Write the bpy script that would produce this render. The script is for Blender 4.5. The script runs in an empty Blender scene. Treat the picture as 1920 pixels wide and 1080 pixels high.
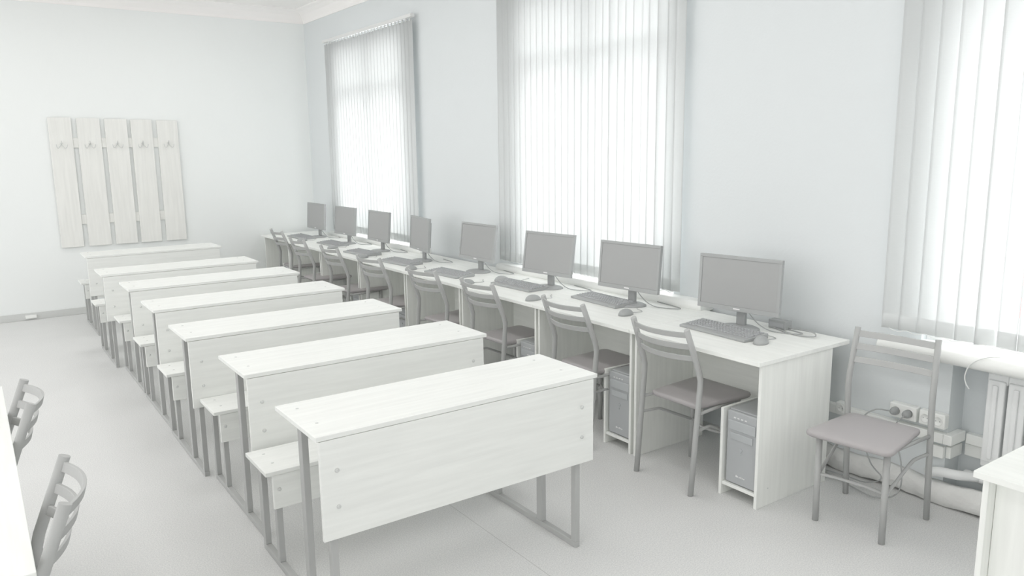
import bpy, bmesh, math, random
from mathutils import Vector, Matrix
random.seed(4)
scene = bpy.context.scene
C = scene.collection
PI = math.pi

# ---------------------------------------------------------------- camera
YAW, PITCH, ROLL = 0.6095, 0.1762, -0.0130
cd = bpy.data.cameras.new('camera')
cam = bpy.data.objects.new('camera', cd)
C.objects.link(cam)
cd.sensor_width = 36.0
cd.lens = 1454.57 / 1920 * 36.0
cd.clip_start = 0.05
_f = Vector((math.sin(YAW) * math.cos(PITCH), math.cos(YAW) * math.cos(PITCH), -math.sin(PITCH)))
_r0 = Vector((math.cos(YAW), -math.sin(YAW), 0))
_u0 = _r0.cross(_f)
_r = _r0 * math.cos(ROLL) + _u0 * math.sin(ROLL)
_u = -_r0 * math.sin(ROLL) + _u0 * math.cos(ROLL)
cam.matrix_world = Matrix(((_r.x, _u.x, -_f.x, 0), (_r.y, _u.y, -_f.y, 0), (_r.z, _u.z, -_f.z, 1.7469), (0, 0, 0, 1)))
scene.camera = cam

# ---------------------------------------------------------------- light
scene.view_settings.view_transform = 'Standard'
scene.view_settings.look = 'None'
scene.view_settings.gamma = 1.0
scene.view_settings.exposure = -0.05
scene.cycles.max_bounces = 16
scene.cycles.diffuse_bounces = 12
W_SKY, W_FILL = 7.2, 1.8  # sky on the window side; added fill through the open left side
world = bpy.data.worlds.new('overcast_sky_and_fill')
scene.world = world
world.use_nodes = True
nt = world.node_tree
nt.nodes.clear()
wo = nt.nodes.new('ShaderNodeOutputWorld')
bg = nt.nodes.new('ShaderNodeBackground')
tc = nt.nodes.new('ShaderNodeTexCoord')
sp = nt.nodes.new('ShaderNodeSeparateXYZ')
mr = nt.nodes.new('ShaderNodeMapRange')
mr.inputs['From Min'].default_value = 0.0
mr.inputs['From Max'].default_value = 0.15
mr.inputs['To Min'].default_value = W_FILL
mr.inputs['To Max'].default_value = W_SKY
bg.inputs['Color'].default_value = (1.0, 1.0, 0.995, 1)
nt.links.new(tc.outputs['Generated'], sp.inputs[0])
nt.links.new(sp.outputs['X'], mr.inputs['Value'])
nt.links.new(mr.outputs[0], bg.inputs['Strength'])
nt.links.new(bg.outputs[0], wo.inputs[0])


# ---------------------------------------------------------------- materials
def mat(name, col, rough=0.6, spec=0.3, metal=0.0, noise=None, grain=None, bump=None, transl=0.0):
    """noise=(scale, amount); grain=(vector scale, amount); bump=(scale, strength)"""
    m = bpy.data.materials.new(name)
    m.use_nodes = True
    t = m.node_tree
    b = t.nodes['Principled BSDF']
    b.inputs['Roughness'].default_value = rough
    b.inputs['Metallic'].default_value = metal
    b.inputs['Specular IOR Level'].default_value = spec
    b.inputs['Base Color'].default_value = (*col, 1)
    pat = noise or grain
    if pat:
        co = t.nodes.new('ShaderNodeTexCoord')
        n = t.nodes.new('ShaderNodeTexNoise')
        n.inputs['Detail'].default_value = 4
        src = co.outputs['Object']
        if grain:
            mp = t.nodes.new('ShaderNodeMapping')
            mp.inputs['Scale'].default_value = grain[0]
            t.links.new(src, mp.inputs[0])
            src = mp.outputs[0]
            n.inputs['Scale'].default_value = 1.0
        else:
            n.inputs['Scale'].default_value = noise[0]
        t.links.new(src, n.inputs['Vector'])
        r = t.nodes.new('ShaderNodeValToRGB')
        a = pat[1]
        r.color_ramp.elements[0].position = 0.32
        r.color_ramp.elements[1].position = 0.68
        r.color_ramp.elements[0].color = (*[c * (1 - a) for c in col], 1)
        r.color_ramp.elements[1].color = (*[min(1, c * (1 + a * 0.5)) for c in col], 1)
        t.links.new(n.outputs['Fac'], r.inputs[0])
        t.links.new(r.outputs[0], b.inputs['Base Color'])
    if bump:
        co = t.nodes.new('ShaderNodeTexCoord')
        n = t.nodes.new('ShaderNodeTexNoise')
        n.inputs['Scale'].default_value = bump[0]
        n.inputs['Detail'].default_value = 5
        bp = t.nodes.new('ShaderNodeBump')
        bp.inputs['Strength'].default_value = bump[1]
        bp.inputs['Distance'].default_value = 0.02
        t.links.new(co.outputs['Object'], n.inputs['Vector'])
        t.links.new(n.outputs['Fac'], bp.inputs['Height'])
        t.links.new(bp.outputs[0], b.inputs['Normal'])
    if transl:
        tr = t.nodes.new('ShaderNodeBsdfTranslucent')
        tr.inputs['Color'].default_value = (*col, 1)
        mx = t.nodes.new('ShaderNodeMixShader')
        mx.inputs[0].default_value = transl
        o = t.nodes['Material Output']
        t.links.new(b.outputs[0], mx.inputs[1])
        t.links.new(tr.outputs[0], mx.inputs[2])
        t.links.new(mx.outputs[0], o.inputs['Surface'])
    return m


def floor_mat():
    m = mat('speckled_linoleum', (0.60, 0.605, 0.60), rough=0.45, spec=0.35)
    t = m.node_tree
    b = t.nodes['Principled BSDF']
    co = t.nodes.new('ShaderNodeTexCoord')
    n1 = t.nodes.new('ShaderNodeTexNoise'); n1.inputs['Scale'].default_value = 170; n1.inputs['Detail'].default_value = 3
    n2 = t.nodes.new('ShaderNodeTexNoise'); n2.inputs['Scale'].default_value = 1.3; n2.inputs['Detail'].default_value = 3
    r1 = t.nodes.new('ShaderNodeValToRGB')
    r1.color_ramp.elements[0].position = 0.35; r1.color_ramp.elements[0].color = (0.62, 0.625, 0.625, 1)
    r1.color_ramp.elements[1].position = 0.68; r1.color_ramp.elements[1].color = (0.78, 0.78, 0.77, 1)
    r2 = t.nodes.new('ShaderNodeValToRGB')
    r2.color_ramp.elements[0].position = 0.3; r2.color_ramp.elements[0].color = (0.95, 0.95, 0.95, 1)
    r2.color_ramp.elements[1].position = 0.7; r2.color_ramp.elements[1].color = (1, 1, 1, 1)
    mx = t.nodes.new('ShaderNodeMix'); mx.data_type = 'RGBA'; mx.blend_type = 'MULTIPLY'
    mx.inputs[0].default_value = 1.0
    for n in (n1, n2):
        t.links.new(co.outputs['Object'], n.inputs['Vector'])
    t.links.new(n1.outputs['Fac'], r1.inputs[0]); t.links.new(n2.outputs['Fac'], r2.inputs[0])
    t.links.new(r1.outputs[0], mx.inputs[6]); t.links.new(r2.outputs[0], mx.inputs[7])
    # one straight seam between two sheets of linoleum
    sx = t.nodes.new('ShaderNodeSeparateXYZ'); t.links.new(co.outputs['Object'], sx.inputs[0])
    d1 = t.nodes.new('ShaderNodeMath'); d1.operation = 'SUBTRACT'; d1.inputs[1].default_value = SEAM
    d2 = t.nodes.new('ShaderNodeMath'); d2.operation = 'ABSOLUTE'
    d3 = t.nodes.new('ShaderNodeMath'); d3.operation = 'LESS_THAN'; d3.inputs[1].default_value = 0.0016
    t.links.new(sx.outputs['X'], d1.inputs[0]); t.links.new(d1.outputs[0], d2.inputs[0]); t.links.new(d2.outputs[0], d3.inputs[0])
    m2 = t.nodes.new('ShaderNodeMix'); m2.data_type = 'RGBA'
    m2.inputs[7].default_value = (0.47, 0.47, 0.46, 1)
    t.links.new(d3.outputs[0], m2.inputs[0]); t.links.new(mx.outputs[2], m2.inputs[6])
    t.links.new(m2.outputs[2], b.inputs['Base Color'])
    return m


SEAM = 1.815
M = {
    'wood': mat('white_laminate', (0.82, 0.832, 0.81), rough=0.4, spec=0.3, grain=((3, 45, 45), 0.045)),
    'wood_y': mat('white_laminate_long_grain', (0.85, 0.862, 0.835), rough=0.4, spec=0.3, grain=((45, 3, 45), 0.045)),
    'wood_z': mat('white_laminate_upright_grain', (0.85, 0.862, 0.835), rough=0.45, spec=0.25, grain=((45, 45, 3), 0.045)),
    'edge': mat('pale_edge_band', (0.84, 0.845, 0.80), rough=0.5),
    'rack': mat('pale_ash_board', (0.80, 0.80, 0.775), rough=0.55, grain=((40, 40, 2.5), 0.05)),
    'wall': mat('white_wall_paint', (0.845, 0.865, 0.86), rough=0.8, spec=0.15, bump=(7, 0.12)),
    'wallr': mat('cool_wall_paint_backlit', (0.71, 0.738, 0.748), rough=0.8, spec=0.15, bump=(60, 0.05)),  # wall paint again, with the window wall's backlit dimness put into the colour
    'ceil': mat('ceiling_paint', (0.92, 0.90, 0.89), rough=0.85, spec=0.1),
    'floor': floor_mat(),
    'base': mat('grey_skirting', (0.62, 0.63, 0.62), rough=0.6),
    'steel': mat('dark_painted_steel_hazed', (0.44, 0.445, 0.44), rough=0.5, spec=0.4),  # dark tones from here on are lifted to grey, white haze in the colour
    'seat': mat('brown_vinyl_hazed', (0.42, 0.40, 0.405), rough=0.4, spec=0.4),
    'plastic': mat('black_plastic_hazed', (0.385, 0.395, 0.395), rough=0.4, spec=0.35),
    'screen': mat('dark_screen_hazed', (0.375, 0.38, 0.38), rough=0.3, spec=0.3),
    'key': mat('keycap_grey', (0.43, 0.44, 0.45), rough=0.5),
    'tower': mat('tower_dark_casing_hazed', (0.43, 0.445, 0.455), rough=0.35, spec=0.5),
    'towerg': mat('tower_gloss_trim', (0.46, 0.48, 0.49), rough=0.2, spec=0.6),
    'silver': mat('bright_metal', (0.78, 0.78, 0.78), rough=0.3, spec=0.5),
    'screw': mat('screw_cap', (0.62, 0.63, 0.62), rough=0.4, spec=0.5),
    'cable': mat('grey_cable', (0.42, 0.43, 0.43), rough=0.5),
    'cablew': mat('white_cable', (0.80, 0.81, 0.80), rough=0.5),
    'wplastic': mat('white_plastic', (0.86, 0.87, 0.85), rough=0.35, spec=0.4),
    'vane': mat('white_blind_fabric', (0.815, 0.83, 0.83), rough=0.85, spec=0.1, grain=((30, 30, 400), 0.02), transl=0.42),
    'hem': mat('blind_hem_fabric', (0.78, 0.80, 0.80), rough=0.85, spec=0.1, transl=0.10),
    'rail': mat('blind_headrail', (0.74, 0.745, 0.74), rough=0.4),
    'frame': mat('white_window_frame', (0.84, 0.85, 0.85), rough=0.4),
    'sill': mat('painted_sill', (0.86, 0.87, 0.85), rough=0.35, spec=0.4),
    'plaster': mat('rough_plaster', (0.80, 0.80, 0.785), rough=0.9, spec=0.1, noise=(9, 0.06), bump=(14, 0.9)),
    'radiator': mat('radiator_enamel', (0.84, 0.85, 0.85), rough=0.35),
    'snow': mat('snowy_ground', (0.85, 0.86, 0.88), rough=0.9),
    'facade': mat('pink_facade', (0.74, 0.42, 0.42), rough=0.9),
    'facade_trim': mat('grey_facade_trim', (0.42, 0.42, 0.43), rough=0.9),
}
g = bpy.data.materials.new('window_glass'); g.use_nodes = True
gt = g.node_tree; gt.nodes.clear()
go = gt.nodes.new('ShaderNodeOutputMaterial'); ga = gt.nodes.new('ShaderNodeBsdfTransparent'); gb = gt.nodes.new('ShaderNodeBsdfGlossy')
gb.inputs['Roughness'].default_value = 0.02
gm = gt.nodes.new('ShaderNodeMixShader'); gm.inputs[0].default_value = 0.06
gt.links.new(ga.outputs[0], gm.inputs[1]); gt.links.new(gb.outputs[0], gm.inputs[2]); gt.links.new(gm.outputs[0], go.inputs[0])
M['glass'] = g


# ---------------------------------------------------------------- mesh helpers
def box(bm, x0, x1, y0, y1, z0, z1, mi=0):
    vs = [bm.verts.new((x, y, z)) for x in (x0, x1) for y in (y0, y1) for z in (z0, z1)]
    idx = [(0, 1, 3, 2), (4, 6, 7, 5), (0, 4, 5, 1), (2, 3, 7, 6), (0, 2, 6, 4), (1, 5, 7, 3)]
    fs = []
    for f in idx:
        fc = bm.faces.new([vs[i] for i in f]); fc.material_index = mi; fs.append(fc)
    return vs


def tube(bm, pts, r, n=10, rx=None, caps=True, mi=0):
    """round (or flat, r x rx) tube along a polyline"""
    pts = [Vector(p) for p in pts]
    rings = []
    prev = None
    for i, p in enumerate(pts):
        if i == 0: d = pts[1] - pts[0]
        elif i == len(pts) - 1: d = pts[-1] - pts[-2]
        else: d = (pts[i + 1] - p).normalized() + (p - pts[i - 1]).normalized()
        d.normalize()
        if prev is None:
            a = Vector((0, 0, 1)) if abs(d.z) < 0.9 else Vector((0, 1, 0))
            s = d.cross(a).normalized()
        else:
            s = (prev - d * prev.dot(d)).normalized()
        prev = s
        u = s.cross(d).normalized()
        rr = rx or r
        rings.append([bm.verts.new(p + s * math.cos(2 * PI * k / n) * r + u * math.sin(2 * PI * k / n) * rr) for k in range(n)])
    for a, b in zip(rings, rings[1:]):
        for k in range(n):
            f = bm.faces.new([a[k], a[(k + 1) % n], b[(k + 1) % n], b[k]]); f.smooth = True; f.material_index = mi
    if caps:
        bm.faces.new(rings[0][::-1]).material_index = mi
        bm.faces.new(rings[-1]).material_index = mi


def curve_pts(pts, n=8):
    """Catmull-Rom resample"""
    P = [Vector(p) for p in pts]
    P = [P[0] * 2 - P[1]] + P + [P[-1] * 2 - P[-2]]
    out = []
    for i in range(1, len(P) - 2):
        a, b, c, d = P[i - 1], P[i], P[i + 1], P[i + 2]
        for k in range(n):
            t = k / n
            out.append(0.5 * ((2 * b) + (c - a) * t + (2 * a - 5 * b + 4 * c - d) * t * t + (3 * b - a - 3 * c + d) * t ** 3))
    out.append(P[-2])
    return out


def lathe(bm, prof, n=20, axis='z', o=(0, 0, 0), sx=1.0, sy=1.0):
    rings = []
    for r, h in prof:
        ring = []
        for k in range(n):
            a = 2 * PI * k / n
            if axis == 'z': v = (o[0] + r * math.cos(a) * sx, o[1] + r * math.sin(a) * sy, o[2] + h)
            elif axis == 'x': v = (o[0] + h, o[1] + r * math.cos(a), o[2] + r * math.sin(a))
            else: v = (o[0] + r * math.cos(a), o[1] + h, o[2] + r * math.sin(a))
            ring.append(bm.verts.new(v))
        rings.append(ring)
    for a, b in zip(rings, rings[1:]):
        for k in range(n):
            f = bm.faces.new([a[k], a[(k + 1) % n], b[(k + 1) % n], b[k]]); f.smooth = True
    bm.faces.new(rings[0][::-1]); bm.faces.new(rings[-1])


def finish(name, bm, mats, parent=None, bevel=0.0, seg=2):
    bmesh.ops.recalc_face_normals(bm, faces=bm.faces)
    me = bpy.data.meshes.new(name)
    bm.to_mesh(me); bm.free()
    for m in (mats if isinstance(mats, (list, tuple)) else [mats]):
        me.materials.append(M[m])
    o = bpy.data.objects.new(name, me)
    C.objects.link(o)
    if parent: o.parent = parent
    if bevel:
        md = o.modifiers.new('soft_edges', 'BEVEL')
        md.width = bevel; md.segments = seg; md.limit_method = 'ANGLE'; md.angle_limit = math.radians(40)
    return o


def bx(name, dims, m, parent=None, bevel=0.0015):
    bm = bmesh.new(); box(bm, *dims)
    return finish(name, bm, m, parent, bevel)


def thing(name, label, cat, loc=(0, 0, 0), rotz=0.0, group=None):
    o = bpy.data.objects.new(name, None)
    C.objects.link(o)
    o.empty_display_size = 0.1
    o.location = loc; o.rotation_euler = (0, 0, rotz)
    return tag(o, label, cat, group)


def tag(o, label, cat, group=None):
    o['label'] = label; o['category'] = cat
    if group: o['group'] = group
    return o


def struct(name, bm, m, bevel=0.0, parent=None):
    o = finish(name, bm, m, parent, bevel)
    if not parent: o['kind'] = 'structure'
    return o


def copy_tree(o, parent=None):
    c = o.copy(); C.objects.link(c)
    if parent: c.parent = parent
    for ch in list(o.children): copy_tree(ch, c)
    return c


# ---------------------------------------------------------------- the room
YF, ZC = 9.75, 3.47
KX = 0.0115                                  # the window wall runs very slightly out of square


def XW(y): return 3.802 - KX * y


def skew(o):
    """coordinates of wall fittings are given with x measured from the wall face"""
    for v in o.data.vertices: v.co.x += XW(v.co.y)
    return o


WIN = [(7.06, 8.80), (3.52, 5.20), (0.25, 1.895)]     # openings, along y
WZ0, WZ1 = 0.79, 3.01
NY0, NY1, NX = -0.35, 1.735, 0.14                       # niche under the nearest window

bm = bmesh.new(); box(bm, -3.4, 4.3, -4.5, YF + 0.2, -0.1, 0)
struct('floor', bm, 'floor')
bm = bmesh.new(); box(bm, -3.4, 4.3, -4.5, YF + 0.2, ZC, ZC + 0.12)
struct('ceiling', bm, 'ceil')
bm = bmesh.new(); box(bm, -3.4, 4.2, YF, YF + 0.15, 0, ZC)
struct('wall_back', bm, 'wall')
bm = bmesh.new(); box(bm, -3.4, 4.3, -4.65, -4.5, 0, ZC)
struct('wall_front', bm, 'wall')
# unseen ceiling fixtures, added as overhead and front fill light
def fill_lamp(x, y, lab):
    t = thing('fill_lamp', lab, 'lamp', (x, y, ZC), 0, 'added unseen fill lamps')
    bx('housing', (-0.10, 0.10, -0.62, 0.62, -0.055, -0.0005), 'wplastic', t, 0.006)
    bx('diffuser', (-0.09, 0.09, -0.60, 0.60, -0.075, -0.0555), 'wplastic', t, 0.004)
    ld = bpy.data.lights.new('fill_light', 'AREA'); ld.shape = 'RECTANGLE'; ld.size = 0.3; ld.size_y = 1.3
    ld.energy = FILL_POWER; ld.color = (1.0, 0.995, 0.985)
    lo = bpy.data.objects.new('fill_light', ld); C.objects.link(lo); lo.parent = t; lo.location = (0, 0, -0.10)
FILL_POWER = 8.3
for x, y in ((0.0, -1.4), (1.9, -1.4), (0.0, 1.0), (1.9, 1.0), (0.0, 3.4), (1.9, 3.4), (0.0, 5.8), (1.9, 5.8), (0.0, 8.0), (1.9, 8.0)):
    fill_lamp(x, y, 'added unseen white fill lamp above the %s, %s' % ('aisle' if x < 1 else 'school desks', 'behind the camera' if y < 0 else 'over the camera end' if y < 2 else ('mid room' if y < 5 else ('past the middle' if y < 7 else 'nearest the far wall'))))
# right wall with three openings and the radiator niche
bm = bmesh.new()
T = 0.17
ys = [-4.5, NY0, 0.25, 1.735, 1.895, 3.52, 5.20, 7.06, 8.80, YF]
def is_open(ya, yb):
    mid = (ya + yb) / 2
    return any(a < mid < b for a, b in WIN)
def is_niche(ya, yb):
    mid = (ya + yb) / 2
    return NY0 < mid < NY1
for ya, yb in zip(ys, ys[1:]):
    x0 = NX if is_niche(ya, yb) else 0.0
    box(bm, x0, T, ya, yb, 0, 0.74)
    box(bm, 0, T, ya, yb, 0.74, WZ0)
    if not is_open(ya, yb): box(bm, 0, T, ya, yb, WZ0, WZ1)
    box(bm, 0, T, ya, yb, WZ1, ZC)
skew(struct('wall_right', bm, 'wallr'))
# coved cornice
def cove(name, pts_fn, length_pts, m='ceil'):
    bm = bmesh.new()
    prof = [(0, -0.15), (0.012, -0.15), (0.018, -0.12), (0.03, -0.10), (0.055, -0.06), (0.10, -0.028), (0.135, -0.018), (0.15, -0.008), (0.15, 0), (0, 0)]
    rings = [[bm.verts.new(pts_fn(t, a, b)) for a, b in prof] for t in length_pts]
    n = len(prof)
    for k in range(n):
        bm.faces.new([rings[0][k], rings[0][(k + 1) % n], rings[1][(k + 1) % n], rings[1][k]])
    bm.faces.new(rings[0]); bm.faces.new(rings[1][::-1])
    return struct(name, bm, m)
cove('trim_1', lambda t, a, b: (t, YF - a, ZC + b), (-3.4, 3.8))
cove('trim_2', lambda t, a, b: (XW(t) - a, t, ZC + b), (-4.5, YF))
bm = bmesh.new(); box(bm, -3.4, 3.69, YF - 0.018, YF, 0, 0.075)
struct('baseboard_back', bm, 'base', 0.003)

# windows: frame, mullions, pane
for i, (a, b) in enumerate(WIN):
    bm = bmesh.new()
    xa, xb = 0.05, 0.10
    box(bm, xa, xb, a, a + 0.07, WZ0, WZ1); box(bm, xa, xb, b - 0.07, b, WZ0, WZ1)
    box(bm, xa, xb, a + 0.07, b - 0.07, WZ0, WZ0 + 0.08); box(bm, xa, xb, a + 0.07, b - 0.07, WZ1 - 0.08, WZ1)
    m_ = (a + b) / 2
    box(bm, xa, xb, m_ - 0.045, m_ + 0.045, WZ0 + 0.08, WZ1 - 0.08)
    box(bm, xa + 0.003, xb - 0.003, a + 0.07, m_ - 0.045, 2.42, 2.50); box(bm, xa + 0.003, xb - 0.003, m_ + 0.045, b - 0.07, 2.42, 2.50)
    wf = skew(struct('window_%d' % (i + 1), bm, 'frame', 0.003))
    bm = bmesh.new(); box(bm, 0.072, 0.078, a + 0.06, b - 0.06, WZ0 + 0.06, WZ1 - 0.06)
    p = skew(finish('pane', bm, 'glass', wf))
    # rounded sill with a thick nose, standing proud of the wall
    bm = bmesh.new()
    y0, y1 = (a - 0.35, b + 0.25) if i < 2 else (a - 0.6, 2.075)
    prof = [(0.049, 0.0), (0.049, 0.045)] + [(-0.085 + 0.035 * math.cos(t) * 1.0, 0.012 + 0.035 * math.sin(t)) for t in [PI / 2 + k * PI / 8 for k in range(9)]]
    rings = [[bm.verts.new((x, y, z)) for x, z in prof] for y in (y0 + 0.02, y1 - 0.02)]
    n = len(prof)
    for k in range(n):
        f = bm.faces.new([rings[0][k], rings[0][(k + 1) % n], rings[1][(k + 1) % n], rings[1][k]]); f.smooth = 1 < k < n - 1
    bm.faces.new(rings[0]); bm.faces.new(rings[1][::-1])
    for v in bm.verts: v.co.z += 0.752
    s = skew(finish('window_sill', bm, 'sill', wf, 0.004))


# ---------------------------------------------------------------- vertical blinds
def blind(name_label, y1, y0, ztop, zbot, nv, gaps=(), xo=-0.07, vw=0.0765):
    """vanes hang from y1 (far end) to y0 (near end)"""
    ym = (y0 + y1) / 2
    t = thing('vertical_blind', name_label, 'blind', (XW(ym) + xo, ym, ztop), KX, 'vertical blinds over the windows')
    L = y1 - y0
    bm = bmesh.new()
    box(bm, -0.022, 0.022, -L / 2 - 0.02, L / 2 + 0.02, 0.0, 0.032)
    finish('headrail', bm, 'rail', t, 0.004)
    bm = bmesh.new()
    for k in (-0.9, -0.1, 0.82):
        box(bm, 0.0, 0.11, k * L / 2 - 0.012, k * L / 2 + 0.012, 0.034, 0.042)
    finish('bracket', bm, 'screw', t, 0.001)
    bm = bmesh.new()
    w, n = vw, 6
    H = ztop - zbot - 0.03
    def vane_mesh(ang):
        bm = bmesh.new()
        ca, sa = math.cos(ang), math.sin(ang)
        cols = []
        zs = [-0.02, -H + 0.075, -H]
        for j in range(n + 1):
            u = (j / n - 0.5)
            bulge = 0.006 * (1 - 4 * u * u)
            px, py = bulge, u * w
            x, y = px * ca - py * sa, px * sa + py * ca
            cols.append([(x, y, z) for z in zs])
        V = [[[bm.verts.new((c[0] + dx, c[1], c[2])) for c in col] for col in cols] for dx in (-0.0005, 0.0005)]
        for s in (0, 1):
            for j in range(n):
                for q in range(2):
                    f = bm.faces.new([V[s][j][q], V[s][j + 1][q], V[s][j + 1][q + 1], V[s][j][q + 1]])
                    f.material_index = 0 if q == 0 else 1
                    f.smooth = True
                if s == 0:
                    bm.faces.new([V[0][j][0], V[0][j + 1][0], V[1][j + 1][0], V[1][j][0]])
                    bm.faces.new([V[0][j][2], V[0][j + 1][2], V[1][j + 1][2], V[1][j][2]])
        for j in (0, n):
            for q in range(2):
                bm.faces.new([V[0][j][q], V[0][j][q + 1], V[1][j][q + 1], V[1][j][q]])
        # hanger stem and runner
        box(bm, -0.004, 0.004, -0.008, 0.008, -0.03, 0.0, 2)
        return bm
    protos = []
    step = (L - w) / (nv - 1)
    for k in range(nv):
        ang = math.radians(7 + random.uniform(-1.5, 1.5) + (gaps[k] if k in gaps else 0)) if isinstance(gaps, dict) else math.radians(9)
        y = L / 2 - w / 2 - k * step
        o = finish('vane', vane_mesh(ang), ['vane', 'hem', 'screw'], t)
        o.location = (0, y, 0)
    # bead chain linking the bottoms
    bm = bmesh.new()
    pts = []
    for k in range(nv):
        y = L / 2 - w / 2 - k * step
        pts += [(-0.012, y, -H + 0.035 - 0.03)]
        if k < nv - 1: pts += [(-0.014, y - step / 2, -H + 0.0 + 0.012 - 0.03 + 0.012)]
    tube(bm, curve_pts(pts, 3), 0.0018, 5)
    finish('bead_chain', bm, 'cablew', t)
    return t


blind('white vertical blind over the farthest window, its whole headrail in view', 8.96, 6.84, 3.00, 0.80, 28, {})
blind('white vertical blind over the middle window, behind the row of monitors', 5.42, 3.41, 3.10, 0.80, 27, {18: 20, 22: -14, 23: 16, 24: 14, 25: -10})
blind('white vertical blind over the nearest window, vanes parted above the radiator niche', 2.06, 0.30, 3.10, 0.815, 20, {4: 5, 5: 24, 6: -16}, vw=0.0875)

# outside: snowy ground and a pink building glimpsed between the vanes
bm = bmesh.new(); box(bm, 4.6, 60, -40, 50, -1.6, -1.5)
o = struct('trim_3', bm, 'snow')
o.name = 'snowy_ground'; del o['kind']; tag(o, 'white snowy ground outside the windows', 'ground'); o['kind'] = 'structure'
bd = thing('building', 'pink low building glimpsed between the vanes of the nearest window', 'building', (16, 4.0, -1.5))
bm = bmesh.new(); box(bm, 0, 6, -6, 6, 0, 3.0); finish('wall', bm, 'facade', bd)
for z in (0.4, 1.35, 2.1):
    bm = bmesh.new(); box(bm, -0.05, 0.0, -6, 6, z, z + 0.22); finish('band', bm, 'facade_trim', bd)
bm = bmesh.new(); box(bm, -0.2, 6.2, -6.2, 6.2, 3.0, 3.2); finish('roof', bm, 'snow', bd)

# ---------------------------------------------------------------- coat rack
t = thing('coat_rack', 'pale five-board wooden coat rack with hooks on the far white wall', 'coat rack', (1.44, YF - 0.002, 1.45))
BR = [(0.80, 1.018, 2.150), (1.068, 1.294, 2.146), (1.341, 1.565, 2.142), (1.603, 1.823, 2.137), (1.874, 2.096, 2.131)]
for xa, xb, zt in BR:
    b = bx('board', (xa - 1.44, xb - 1.44, -0.030, -0.014, 0.755 - 1.45, zt - 1.45), 'rack', t, 0.002)
    bm = bmesh.new()
    cx, cz = (xa + xb) / 2 - 1.44 - 0.005, 1.853 - 1.45
    lathe(bm, [(0.011, 0), (0.011, -0.006), (0.006, -0.010)], 10, 'y', (cx, -0.030, cz + 0.02))
    for s in (-1, 1):
        tube(bm, curve_pts([(cx, -0.037, cz + 0.02), (cx + s * 0.014, -0.049, cz - 0.005), (cx + s * 0.034, -0.062, cz - 0.028), (cx + s * 0.048, -0.072, cz - 0.012), (cx + s * 0.052, -0.072, cz + 0.012)], 4), 0.0035, 6)
    tube(bm, curve_pts([(cx, -0.035, cz + 0.015), (cx, -0.062, cz + 0.025), (cx, -0.077, cz + 0.05)], 4), 0.0035, 6)
    finish('hook', bm, 'screw', b)
for z in (1.83, 1.00):
    bx('rail', (0.86 - 1.44, 2.05 - 1.44, -0.014, -0.001, z - 1.45, z + 0.105 - 1.45), 'rack', t, 0.002)
o = bx('cable_outlet', (0.385, 0.49, YF - 0.045, YF - 0.019, 0.02, 0.055), 'wplastic', None, 0.004)
tag(o, 'small white cable outlet on the far baseboard left of the desks', 'outlet')


# ---------------------------------------------------------------- school desks (table and bench on one frame)
def school_desk(label):
    W, D = 1.27, 0.42
    t = thing('school_desk', label, 'school desk', (0, 0, 0), 0, 'white school desks in the row')
    H, HB = 0.79, 0.45
    bx('tabletop', (0, W, 0.02, 0.02 + D, H - 0.018, H), 'wood', t, 0.002)
    pn = bx('front_panel', (0.012, W - 0.02, 0.022, 0.038, 0.40, H - 0.02), 'wood', t, 0.002)
    bx('bench_seat', (0, W, 0.625, 0.905, HB - 0.018, HB), 'wood', t, 0.002)
    bx('bench_apron', (0.030, W - 0.04, 0.632, 0.648, 0.28, HB - 0.02), 'wood', t, 0.002)
    for x in (0.045, W - 0.105):
        xa, xb = x - 0.002, x + 0.024
        bx('floor_runner', (xa, xb, 0.040, 0.87, 0.0, 0.028), 'steel', t, 0.002)
        bx('leg', (xa, xb, 0.040, 0.070, 0.028, H - 0.02), 'steel', t, 0.002)
        bx('leg', (xa, xb, 0.285, 0.325, 0.028, H - 0.02), 'steel', t, 0.002)
        bx('leg', (xa, xb, 0.650, 0.680, 0.028, HB - 0.02), 'steel', t, 0.002)
        bx('leg', (xa, xb, 0.840, 0.870, 0.028, HB - 0.02), 'steel', t, 0.002)
        bx('bench_bearer', (xa + 0.001, xb - 0.001, 0.681, 0.839, HB - 0.045, HB - 0.02), 'steel', t, 0.001)
        bx('top_bearer', (xa + 0.001, xb - 0.001, 0.071, 0.284, H - 0.045, H - 0.02), 'steel', t, 0.001)
    for x in (0.072, W - 0.085):
        for z in (0.52, 0.655):
            bm = bmesh.new(); lathe(bm, [(0.008, 0), (0.007, -0.004), (0.004, -0.007)], 12, 'y', (x, 0.022, z))
            finish('bolt', bm, 'screw', t)
    for x in (0.06, W - 0.09):
        for y in (0.16, 0.36):
            bm = bmesh.new(); lathe(bm, [(0.006, 0), (0.006, 0.0012), (0.003, 0.002)], 10, 'z', (x, y, H)); finish('screw_cap', bm, 'screw', t)
        for y in (0.72, 0.84):
            bm = bmesh.new(); lathe(bm, [(0.006, 0), (0.006, 0.0012), (0.003, 0.002)], 10, 'z', (x, y, HB)); finish('screw_cap', bm, 'screw', t)
    bm = bmesh.new(); lathe(bm, [(0.008, 0), (0.007, -0.004), (0.004, -0.006)], 12, 'y', (0.055, 0.632, 0.365)); finish('bolt', bm, 'screw', t)
    return t


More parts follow.
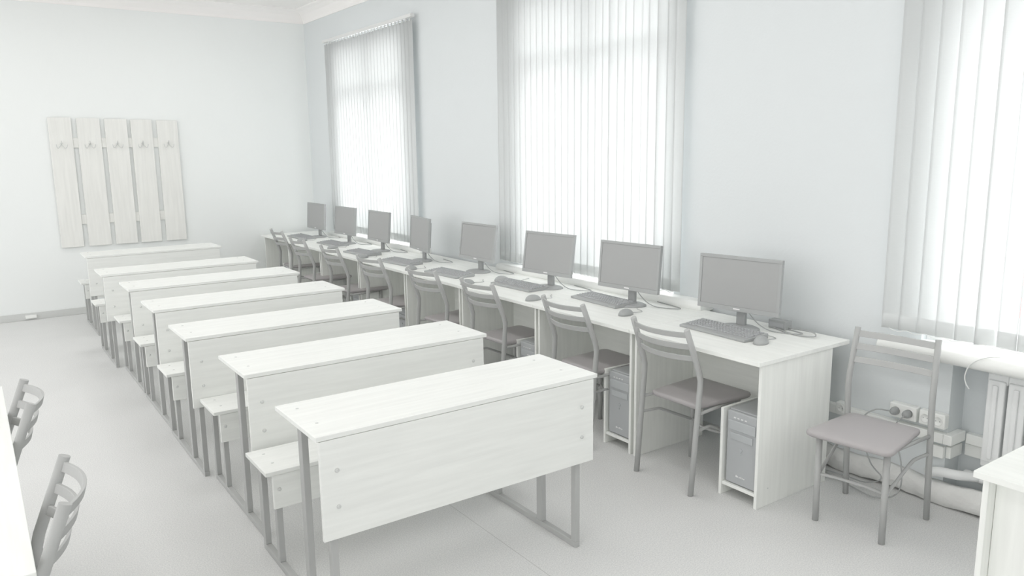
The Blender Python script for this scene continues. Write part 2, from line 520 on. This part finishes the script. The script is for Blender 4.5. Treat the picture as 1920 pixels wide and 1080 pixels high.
DESKS = [(0.882, 2.425), (0.910, 3.342), (0.864, 4.228), (0.878, 5.145), (0.886, 6.08), (0.830, 6.985), (0.876, 8.38)]
DL = ['white school desk with attached bench, nearest the camera, its whole front panel in view',
      'white school desk with bench, second from the camera in the row of seven',
      'white school desk with bench, third from the camera in the row of seven',
      'white school desk with bench, middle one of the row of seven',
      'white school desk with bench, third from the far wall in the row of seven',
      'white school desk with bench, second from the far wall in the row of seven',
      'white school desk with bench, farthest of the row, just below the coat rack']
d0 = school_desk(DL[0])
for i, (x, y) in enumerate(DESKS):
    o = d0 if i == 0 else copy_tree(d0)
    o.location = (x, y, 0); o['label'] = DL[i]


# ---------------------------------------------------------------- computer desks
CY = [2.215, 3.095, 4.0, 4.965, 5.87, 6.83, 7.80, 8.78, 9.66]
CN = ['nearest the camera, its bare right side panel in view', 'second from the camera', 'third from the camera', 'fourth from the camera',
      'fourth from the far wall', 'third from the far wall', 'second from the far wall', 'farthest, in the corner of the room']
for i in range(8):
    ya, yb = CY[i], CY[i + 1]
    L = yb - ya
    xo = 0.0
    t = thing('computer_desk', 'white computer desk, ' + CN[i], 'desk', (2.955 + xo, ya, 0), 0, 'white computer desks along the window wall')
    bx('desktop', (0, 0.735, 0.001, L - 0.001, 0.728, 0.75), 'wood_y', t, 0.002)
    bx('side_panel', (0.035, 0.605, 0.012, 0.029, 0, 0.727), 'wood_z', t, 0.0015)
    bx('side_panel', (0.035, 0.605, L - 0.029, L - 0.012, 0, 0.727), 'wood_z', t, 0.0015)
    bx('back_panel', (0.50, 0.516, 0.030, L - 0.030, 0.32, 0.727), 'wood_y', t, 0.0015)
    bx('tower_side_panel', (0.040, 0.50, 0.234, 0.250, 0, 0.46), 'wood_z', t, 0.0015)
    bx('tower_shelf', (0.045, 0.50, 0.030, 0.233, 0.055, 0.072), 'wood_y', t, 0.0015)
    bm = bmesh.new()
    for yy in (0.012 - 0.001,):
        lathe(bm, [(0.004, 0), (0.004, -0.001)], 8, 'y', (0.12, 0.012, 0.09))
    finish('screw_cap', bm, 'screw', t)
    # PC tower on its shelf
    pc = thing('computer_tower', 'dark computer tower in the low compartment of the computer desk ' + CN[i].split(',')[0], 'computer',
               (3.01 + xo, ya + 0.131, 0.073), 0, 'computer towers under the desks')
    bx('case', (0.02, 0.42, -0.09, 0.09, 0, 0.385), 'tower', pc, 0.004)
    bx('front_bezel', (0.0, 0.02, -0.0895, 0.0895, 0.004, 0.381), 'tower', pc, 0.006)
    bx('drive_door', (-0.006, 0.0, -0.085, 0.078, 0.285, 0.335), 'towerg', pc, 0.003)
    bx('drive_cover', (-0.004, 0.0, -0.07, 0.065, 0.235, 0.272), 'towerg', pc, 0.002)
    bm = bmesh.new()
    for k in range(4): box(bm, -0.003, 0.0, -0.03 + k * 0.022, -0.018 + k * 0.022, 0.347, 0.352)
    finish('front_ports', bm, 'silver', pc)
    bm = bmesh.new()
    for k, w_ in enumerate((0.009, 0.004, 0.006, 0.006, 0.004, 0.006)): box(bm, -0.0025, 0.0, 0.024 - k * 0.0095 - w_, 0.024 - k * 0.0095, 0.044, 0.050 + (0.003 if k in (0, 3) else 0))
    finish('badge', bm, 'silver', pc)
    bm = bmesh.new(); lathe(bm, [(0.009, 0), (0.008, -0.004)], 12, 'x', (0.0, 0.0, 0.19)); lathe(bm, [(0.005, 0), (0.004, -0.003)], 10, 'x', (0.0, 0.0, 0.168))
    finish('power_button', bm, 'towerg', pc)
    if i == 2:
        bm = bmesh.new()
        box(bm, -0.008, -0.006, -0.03, 0.0, 0.30, 0.306)
        finish('indicator', bm, 'silver', pc)


# ---------------------------------------------------------------- monitors, keyboards, mice
def monitor(label, tilt):
    t = thing('monitor', label, 'monitor', (0, 0, 0), 0, 'black monitors on the computer desks')
    W, H, zb = 0.50, 0.305, 0.10
    # base and neck; the neck carries the screen
    bm = bmesh.new(); lathe(bm, [(0.118, 0), (0.118, 0.006), (0.10, 0.013), (0.03, 0.018), (0.0005, 0.018)], 28, 'z', (0.02, 0, 0), 0.80, 1.0)
    finish('base', bm, 'plastic', t)
    bx('neck', (0.035, 0.06, -0.028, 0.028, 0.014, 0.20), 'plastic', t, 0.006)
    s = bpy.data.objects.new('screen_housing', None)
    bm = bmesh.new()
    b = 0.018
    # bezel ring, back shell
    box(bm, -0.012, 0.012, -W / 2, W / 2, 0, b + 0.008); box(bm, -0.012, 0.012, -W / 2, W / 2, H - b, H)
    box(bm, -0.012, 0.012, -W / 2, -W / 2 + b, b + 0.008, H - b); box(bm, -0.012, 0.012, W / 2 - b, W / 2, b + 0.008, H - b)
    box(bm, 0.012, 0.036, -W / 2 + 0.05, W / 2 - 0.05, 0.04, H - 0.04)
    bmesh.ops.rotate(bm, verts=bm.verts, cent=(0, 0, 0), matrix=Matrix.Rotation(tilt, 3, 'Y'))
    h = finish('housing', bm, 'plastic', t, 0.0015); h.location = (0, 0, zb)
    bm = bmesh.new(); box(bm, -0.009, 0.010, -W / 2 + b + 0.0005, W / 2 - b - 0.0005, b + 0.0085, H - b - 0.0005)
    bmesh.ops.rotate(bm, verts=bm.verts, cent=(0, 0, 0), matrix=Matrix.Rotation(tilt, 3, 'Y'))
    p = finish('screen', bm, 'screen', t); p.location = (0, 0, zb)
    bm = bmesh.new(); box(bm, -0.0135, -0.012, -0.02, 0.02, 0.010, 0.017)
    bmesh.ops.rotate(bm, verts=bm.verts, cent=(0, 0, 0), matrix=Matrix.Rotation(tilt, 3, 'Y'))
    p = finish('badge', bm, 'silver', t); p.location = (0, 0, zb)
    return t


def keyboard(label):
    t = thing('keyboard', label, 'keyboard', (0, 0, 0), 0, 'black keyboards on the computer desks')
    W, D = 0.47, 0.185
    bm = bmesh.new()
    vs = box(bm, -D / 2, D / 2, -W / 2, W / 2, 0, 0.014)
    for v in vs:
        if v.co.x > 0 and v.co.z > 0: v.co.z = 0.026
    finish('base', bm, 'plastic', t, 0.003)
    bm = bmesh.new()
    rows = 6
    for r in range(rows):
        x = -D / 2 + 0.045 + r * 0.022 + (0.006 if r == rows - 1 else 0)
        z = 0.0142 + (x + D / 2) * 0.067
        n = 21
        k = 0
        while k < n:
            y = -W / 2 + 0.014 + k * 0.0211
            span = 6 if (r == 0 and k == 11) else 1
            wv = 0.0178 + (span - 1) * 0.0211
            v = box(bm, x - 0.0078, x + 0.0078, y, y + wv, z, z + 0.006)
            for q in v:
                if q.co.z > z + 0.003:
                    q.co.x += (x - q.co.x) * 0.2; q.co.y += (y + wv / 2 - q.co.y) * 0.12 * (0.0178 / wv)
            k += span
    finish('keys', bm, 'key', t)
    return t


def mouse(label):
    t = thing('computer_mouse', label, 'mouse', (0, 0, 0), 0, 'black computer mice on the desks')
    bm = bmesh.new()
    bmesh.ops.create_uvsphere(bm, u_segments=20, v_segments=12, radius=1)
    for v in bm.verts:
        x, y, z = v.co
        v.co = (x * 0.062, y * 0.036 * (1 - 0.12 * x), max(0, z) * 0.038 * (1 - 0.15 * x))
    for f in bm.faces: f.smooth = True
    bmesh.ops.remove_doubles(bm, verts=bm.verts, dist=0.0005)
    finish('body', bm, 'plastic', t)
    bm = bmesh.new(); lathe(bm, [(0.006, -0.003), (0.007, 0), (0.006, 0.003)], 12, 'y', (0.035, 0, 0.022)); finish('scroll_wheel', bm, 'screw', t)
    bm = bmesh.new(); tube(bm, curve_pts([(0.05, 0, 0.006), (0.09, -0.012, 0.003), (0.125, -0.03, 0.003), (0.15, -0.01, 0.003), (0.17, 0.03, 0.003), (0.21, 0.07, 0.003)], 6), 0.0018, 6)
    finish('cord', bm, 'cable', t)
    return t


ORD = ['nearest', 'second nearest', 'third nearest', 'fourth nearest', 'fourth farthest', 'third farthest', 'second farthest', 'farthest']
MON = [(3.43, 2.735, -.15, 3), (3.42, 3.600, -.10, 5), (3.40, 4.43, -.12, 8), (3.41, 5.40, -.03, 8), (3.36, 6.29, .16, 4), (3.38, 7.20, .02, 5), (3.38, 8.04, -.04, 4), (3.38, 8.90, -.03, 4)]
MWH = ['in front of the wall strip between the two nearer windows', 'before the near side of the middle blind', 'before the far side of the middle blind', 'just left of the middle blind',
       'in front of the wall between the far and middle windows', 'before the near side of the farthest blind', 'before the middle of the farthest blind', 'left of the farthest blind by the corner']
KB = [(3.31, 2.735, -.05), (3.38, 3.79, -.05), (3.275, 4.60, .03), (3.17, 5.44, .06), (3.165, 6.30, .08), (3.165, 7.13, .05), (3.24, 8.07, .0), (3.22, 8.98, .0)]
MS = [(3.275, 2.452, .3), (3.21, 3.39, .2), (3.05, 4.12, .0), (3.045, 4.95, .1), (3.045, 5.86, .2), (3.03, 6.82, .1), (3.10, 7.72, .1), (3.10, 8.62, .1)]
for i in range(8):
    x, y, a, tl = MON[i]
    m = monitor('%s black monitor, %s' % (ORD[i], MWH[i]), math.radians(tl))
    m.location = (x, y, 0.75); m.rotation_euler = (0, 0, -a)
kb0 = ms0 = None
for i in range(8):
    kx, ky, ka = KB[i]
    if kb0 is None: kb0 = o = keyboard('')
    else: o = copy_tree(kb0)
    o.location = (kx, ky, 0.75); o.rotation_euler = (0, 0, ka)
    o['label'] = 'black keyboard on the computer desk %s, before the %s monitor' % (CN[i].split(',')[0], ORD[i])
    kx, ky, ka = MS[i]
    if ms0 is None: ms0 = o = mouse('')
    else: o = copy_tree(ms0)
    o.location = (kx, ky, 0.7505); o.rotation_euler = (0, 0, ka)
    o['label'] = 'black mouse with its cord beside the %s keyboard of the row' % ORD[i]
o = copy_tree(ms0); o.location = (3.33, 4.90, 0.7505); o.rotation_euler = (0, 0, -0.6)
o['label'] = 'spare black mouse lying alone right of the fourth nearest monitor'
# monitor leads
for i in range(8):
    x, y, a, tl = MON[i]
    bm = bmesh.new()
    tube(bm, curve_pts([(x + 0.04, y - 0.03, 0.86), (x + 0.07, y - 0.08, 0.79), (x + 0.09, y - 0.15, 0.756), (x + 0.12, y - 0.25, 0.754), (x + 0.17, y - 0.30, 0.754), (x + 0.2, y - 0.2, 0.754), (x + 0.22, y - 0.05, 0.754)], 6), 0.003, 6)
    o = finish('cable', bm, 'cable')
    tag(o, 'grey lead looping on the desk behind the %s monitor' % ORD[i], 'cable', 'leads behind the monitors')
bm = bmesh.new()
tube(bm, curve_pts([(3.62, 2.66, 0.756), (3.56, 2.50, 0.754), (3.55, 2.40, 0.756), (3.57, 2.34, 0.762), (3.60, 2.37, 0.772), (3.63, 2.46, 0.765), (3.64, 2.60, 0.756)], 6), 0.004, 6)
o = finish('cable', bm, 'cable'); tag(o, 'thick dark cable loop at the right end of the nearest computer desk', 'cable')
pb = thing('network_box', 'small dark box on the nearest computer desk behind the monitor', 'box', (3.63, 2.60, 0.75), 0.0)
bx('case', (-0.03, 0.03, -0.055, 0.055, 0, 0.05), 'plastic', pb, 0.004)
bx('vent', (-0.0315, -0.030, -0.045, 0.045, 0.012, 0.036), 'key', pb, 0.0005)


# ---------------------------------------------------------------- chairs
def chair(label, group, cat='chair', bow=0.055, lean=0.10):
    """sitter faces +x; origin on the floor midway between the rear feet"""
    t = thing('chair', label, cat, (0, 0, 0), 0, group)
    hw = 0.195
    r = 0.0125
    def back_post(s):
        bm = bmesh.new()
        pts = [(0.0, s * hw, 0.0), (0.025, s * hw, 0.30), (0.046, s * hw, 0.55), (0.049, s * hw, 0.60), (0.049 - lean * 0.12, s * (hw - 0.001), 0.645), (0.049 - lean * 0.60, s * (hw - 0.006), 0.77), (0.049 - lean, s * (hw - 0.010), 0.872)]
        tube(bm, pts, 0.0165, 12, 0.0135)
        return bm
    for s in (-1, 1):
        finish('back_leg', back_post(s), 'steel', t)
        bm = bmesh.new(); tube(bm, [(0.39, s * 0.155, 0.0), (0.395, s * 0.155, 0.436)], 0.0145, 12)
        finish('front_leg', bm, 'steel', t)
        bm = bmesh.new(); tube(bm, curve_pts([(0.392, s * 0.155, 0.225), (0.28, s * 0.163, 0.275), (0.17, s * 0.172, 0.325), (0.13, s * 0.18, 0.335), (0.028, s * hw, 0.335)], 4), 0.008, 8)
        finish('side_stretcher', bm, 'steel', t)
        bm = bmesh.new(); tube(bm, [(0.037, s * hw, 0.424), (0.392, s * 0.155, 0.424)], 0.009, 8)
        finish('seat_rail', bm, 'steel', t)
    bm = bmesh.new(); tube(bm, curve_pts([(0.392, -0.155, 0.235), (0.355, -0.08, 0.225), (0.345, 0, 0.222), (0.355, 0.08, 0.225), (0.392, 0.155, 0.235)], 4), 0.008, 8)
    finish('front_stretcher', bm, 'steel', t)
    # three curved back slats
    def post_x(z): return 0.049 - lean * (0.12 + 0.88 * (z - 0.645) / 0.227)
    for z in (0.842, 0.780, 0.716):
        bm = bmesh.new()
        n = 14
        inner, outer = [], []
        x0 = post_x(z)
        ww = hw - 0.008
        rings = []
        for k in range(n + 1):
            u = k / n * 2 - 1
            y = u * ww
            x = x0 - bow * (1 - u * u)
            hh = 0.0145
            tilt = 0.004
            rings.append([bm.verts.new((x - 0.005 - tilt, y, z + hh)), bm.verts.new((x + 0.005 - tilt, y, z + hh)), bm.verts.new((x + 0.005 + tilt, y, z - hh)), bm.verts.new((x - 0.005 + tilt, y, z - hh))])
        for a_, b_ in zip(rings, rings[1:]):
            for k in range(4):
                bm.faces.new([a_[k], a_[(k + 1) % 4], b_[(k + 1) % 4], b_[k]])
        bm.faces.new(rings[0]); bm.faces.new(rings[-1][::-1])
        finish('back_slat', bm, 'steel', t, 0.002)
    # padded seat: rounded trapezoid with a crowned top
    bm = bmesh.new()
    def outline(inset):
        c = [(0.468, -0.198), (0.468, 0.198), (0.066, 0.165), (0.066, -0.165)]
        rad = [0.045, 0.045, 0.03, 0.03]
        pts = []
        for i_, (px, py) in enumerate(c):
            a_ = Vector(c[i_ - 1]); b_ = Vector((px, py)); d_ = Vector(c[(i_ + 1) % 4])
            u1 = (a_ - b_).normalized(); u2 = (d_ - b_).normalized()
            q = rad[i_]
            for k in range(6):
                s_ = k / 5
                p1 = b_ + u1 * q * (1 - s_) ** 1; p2 = b_ + u2 * q * s_
                p = (b_ + u1 * q) * (1 - s_) ** 2 + b_ * 2 * s_ * (1 - s_) + (b_ + u2 * q) * s_ ** 2
                pts.append(p)
        cen = Vector((0.267, 0))
        return [cen + (p - cen) * inset for p in pts]
    levels = [(0.96, 0.431), (1.0, 0.437), (1.012, 0.446), (1.0, 0.455), (0.95, 0.4595), (0.7, 0.463), (0.35, 0.464)]
    rings = [[bm.verts.new((p.x, p.y, z)) for p in outline(s_)] for s_, z in levels]
    n = len(rings[0])
    for a_, b_ in zip(rings, rings[1:]):
        for k in range(n):
            f = bm.faces.new([a_[k], a_[(k + 1) % n], b_[(k + 1) % n], b_[k]]); f.smooth = True
    bm.faces.new(rings[0]); f = bm.faces.new(rings[-1]); f.smooth = True
    finish('seat', bm, 'seat', t)
    return t


GC = 'chairs at the computer desks'
CHR = [
    ((2.855, 2.72), 0.0, 'dark metal chair with curved slats tucked under the nearest computer desk', GC),
    ((2.86, 3.51), 0.0, 'dark metal chair under the second nearest computer desk, seat in view', GC),
    ((2.83, 4.41), 0.03, 'dark metal chair at the third nearest computer desk', GC),
    ((2.81, 5.16), 0.08, 'dark metal chair at the fourth nearest computer desk', GC),
    ((2.79, 6.06), 0.08, 'dark metal chair at the fourth farthest computer desk', GC),
    ((2.79, 6.93), 0.03, 'dark metal chair at the third farthest computer desk', GC),
    ((2.80, 7.82), 0.03, 'dark metal chair at the second farthest computer desk', GC),
    ((2.94, 8.88), 0.0, 'dark metal chair at the farthest computer desk in the corner', GC),
    ((3.535, 1.885), PI + 0.11, 'dark metal chair with brown seat standing alone by the wall, facing into the room', None),
    ((0.088, 2.37), PI - 0.09, 'dark metal chair at the left edge, its back beside the near table corner', None),
    ((0.060, 3.37), PI, 'dark metal chair at the left edge beyond the other one, mostly out of frame', None),
]
ch0 = None
for (x, y), a, lab, gr in CHR:
    if ch0 is None: ch0 = o = chair(lab, gr)
    elif 'standing alone' in lab: o = chair(lab, gr, bow=0.012, lean=0.044)
    else: o = copy_tree(ch0)
    o.location = (x, y, 0); o.rotation_euler = (0, 0, a); o['label'] = lab
    if gr: o['group'] = gr
    elif 'group' in o: del o['group']

# ---------------------------------------------------------------- table at the left edge and desk at the lower right
t = thing('table', 'white table at the left edge with two chairs pushed against it', 'table', (-0.61, 2.095, 0))
bx('tabletop', (0, 0.65, 0, 1.9, 0.728, 0.75), 'wood_y', t, 0.002)
for y in (0.05, 1.80):
    bx('side_panel', (0.06, 0.40, y, y + 0.016, 0, 0.727), 'wood_z', t)
bx('modesty_panel', (0.08, 0.096, 0.068, 1.798, 0.3, 0.727), 'wood_y', t)
t = thing('teacher_desk', 'white desk cut off by the lower right corner of the picture', 'desk', (2.464, 1.043, 0))
bx('desktop', (0, 0.62, -1.25, 0, 0.728, 0.75), 'wood_y', t, 0.002)
bx('side_panel', (0.02, 0.60, -0.040, -0.022, 0, 0.727), 'wood_z', t)
bx('side_panel', (0.02, 0.60, -1.23, -1.212, 0, 0.727), 'wood_z', t)
bx('modesty_panel', (0.07, 0.086, -1.211, -0.041, 0.04, 0.727), 'wood_z', t)

# ---------------------------------------------------------------- sockets, ducts, pipes, radiator on the window wall
def socket(label, y0, y1, z0, z1, plugs, n=2):
    xf = -0.045
    ym, zm = (y0 + y1) / 2, (z0 + z1) / 2
    t = thing('wall_socket', label, 'socket', (XW(ym), ym, zm), KX)
    w, h = (y1 - y0) / 2, (z1 - z0) / 2
    bx('housing', (xf, -0.0005, -w, w, -h, h), 'wplastic', t, 0.006)
    for k in range(n):
        yy = (w * 0.48) * (1 if k == 0 else -1) if n == 2 else 0
        bm = bmesh.new()
        R_ = h * 0.62
        lathe(bm, [(R_, 0), (R_, -0.003), (R_ * 0.88, -0.003), (R_ * 0.84, -0.0005), (0.001, -0.0005)], 20, 'x', (xf, yy, 0))
        o = finish('outlet', bm, 'wplastic', t)
        bm = bmesh.new()
        for s in (-1, 1): lathe(bm, [(0.0028, 0), (0.0028, -0.0006)], 8, 'x', (xf - 0.0006, yy + s * 0.0095, 0))
        finish('pin_hole', bm, 'cable', o)
    return t, xf, w
s1, xf, w1 = socket('white double wall socket with two dark plugs pushed in', 1.868, 2.004, 0.388, 0.462, True)
s2, _, _ = socket('white empty double wall socket right of the plugged one', 1.730, 1.855, 0.388, 0.462, False)
s3, _, _ = socket('small white wall socket beside the nearest computer desk', 2.235, 2.30, 0.325, 0.385, False, 1)
xs = XW(1.93)
for k, (yy, path) in enumerate([
        (1.968, [(xs - 0.085, 1.985, 0.427), (xs - 0.13, 2.03, 0.43), (xs - 0.15, 2.08, 0.38), (xs - 0.14, 2.09, 0.30), (xs - 0.16, 2.02, 0.16), (xs - 0.17, 1.95, 0.10), (xs - 0.14, 2.05, 0.035), (xs - 0.10, 2.20, 0.012), (xs - 0.14, 2.42, 0.012)]),
        (1.905, [(xs - 0.085, 1.91, 0.415), (xs - 0.10, 1.93, 0.385), (xs - 0.09, 1.95, 0.33), (xs - 0.13, 1.88, 0.2), (xs - 0.17, 1.86, 0.06), (xs - 0.22, 1.95, 0.012), (xs - 0.18, 2.15, 0.012), (xs - 0.10, 2.40, 0.012)])]):
    p = thing('power_plug', 'dark round power plug in the %s hole of the double socket, with its cord' % ('left' if k == 0 else 'right'), 'plug', (0, 0, 0), 0, 'plugs in the double socket')
    p.location = (xs - 0.048, yy, 0.425)
    bm = bmesh.new(); lathe(bm, [(0.0205, 0), (0.0205, -0.018), (0.016, -0.032), (0.006, -0.038)], 18, 'x', (0, 0, 0)); finish('body', bm, 'plastic', p)
    bm = bmesh.new(); pts = [(q[0] - p.location.x, q[1] - yy, q[2] - 0.425) for q in path]
    tube(bm, curve_pts([(-0.034, 0.002, 0)] + pts, 7), 0.0035, 7); finish('cord', bm, 'cable', p)

# cable duct running along the wall and around the niche
bm = bmesh.new()
def duct(bm, a, b, z0, z1, d):
    box(bm, -d, -0.0005, a, b, z0, z1)
duct(bm, 1.735, 2.60, 0.315, 0.365, 0.04)
box(bm, -0.04, NX - 0.04, 1.694, 1.7345, 0.315, 0.365)
box(bm, NX - 0.04, NX - 0.0005, -0.3, 1.6938, 0.300, 0.352)
skew(bm_o := finish('cable_duct', bm, 'wplastic', None, 0.004)); tag(bm_o, 'white cable duct running along the wall and round the niche corner', 'cable duct')
bm = bmesh.new()
box(bm, NX - 0.024, NX - 0.0005, -0.3, 1.70, 0.235, 0.295); box(bm, 0.0, NX - 0.024, 1.711, 1.7345, 0.235, 0.295); box(bm, -0.024, -0.0005, 1.735, 1.80, 0.235, 0.295)
skew(o := finish('lower_cable_duct', bm, 'wplastic', None, 0.003)); tag(o, 'thin white second duct strip just below the cable duct at the niche', 'cable duct')
# heating pipe boxed in rough plaster at the floor
bm = bmesh.new()
n = 60
prof = [(0.0, 0.0), (-0.035, 0.012), (-0.05, 0.05), (-0.045, 0.085), (-0.02, 0.112), (0.0, 0.12)]
rings = []
for k in range(n + 1):
    y = -0.3 + (2.62 + 0.3) * k / n
    ring = []
    for (a_, b_) in prof:
        j = 0.006 * math.sin(y * 13 + b_ * 60) + random.uniform(-0.003, 0.003)
        ring.append(bm.verts.new((a_ + (j if a_ < 0 else -0.0005), y, b_ + (j if b_ > 0.01 else 0))))
    rings.append(ring)
for a_, b_ in zip(rings, rings[1:]):
    for k in range(len(prof) - 1):
        f = bm.faces.new([a_[k], a_[k + 1], b_[k + 1], b_[k]]); f.smooth = True
    bm.faces.new([a_[-1], a_[0], b_[0], b_[-1]])
bm.faces.new(rings[0]); bm.faces.new(rings[-1][::-1])
o = struct('baseboard_right', bm, 'plaster'); skew(o)
bm = bmesh.new()
tube(bm, curve_pts([(0.06, -0.3, 0.16), (0.06, 1.50, 0.16), (0.05, 1.60, 0.165), (-0.005, 1.67, 0.17), (-0.03, 1.74, 0.17), (-0.03, 1.80, 0.15)], 6), 0.024, 12)
o = skew(finish('heating_pipe', bm, 'radiator')); tag(o, 'white heating pipe low in the niche, bending toward the wall corner', 'pipe')
# radiator in the niche
ra = thing('radiator', 'white ribbed radiator in the niche under the nearest window', 'radiator', (XW(0.8) + 0.055, 0.80, 0.24), KX)
for k in range(13):
    y = 0.745 - k * 0.088
    bm = bmesh.new()
    box(bm, -0.045, 0.045, y - 0.038, y + 0.038, 0.03, 0.43)
    box(bm, -0.06, -0.045, y - 0.012, y + 0.012, 0.05, 0.41)
    box(bm, -0.03, 0.03, y - 0.0445, y + 0.0445, 0.0, 0.05); box(bm, -0.03, 0.03, y - 0.0445, y + 0.0445, 0.41, 0.46)
    finish('rib', bm, 'radiator', ra, 0.008)
for y in (0.5, -0.3):
    bx('bracket', (0.046, 0.084, y - 0.01, y + 0.01, 0.3, 0.33), 'radiator', ra)
# loose white cord trailing over the sill
bm = bmesh.new()
xs = XW(1.55)
P = [(xs - 0.05, 1.45, 0.803), (xs - 0.09, 1.53, 0.803), (xs - 0.124, 1.575, 0.785), (xs - 0.125, 1.61, 0.75), (xs - 0.122, 1.625, 0.70), (xs - 0.118, 1.62, 0.665), (xs - 0.116, 1.605, 0.64)]
tube(bm, curve_pts(P, 6), 0.003, 6)
o = finish('cord', bm, 'cablew'); tag(o, 'loose white cord hanging over the nearest window sill', 'cord')
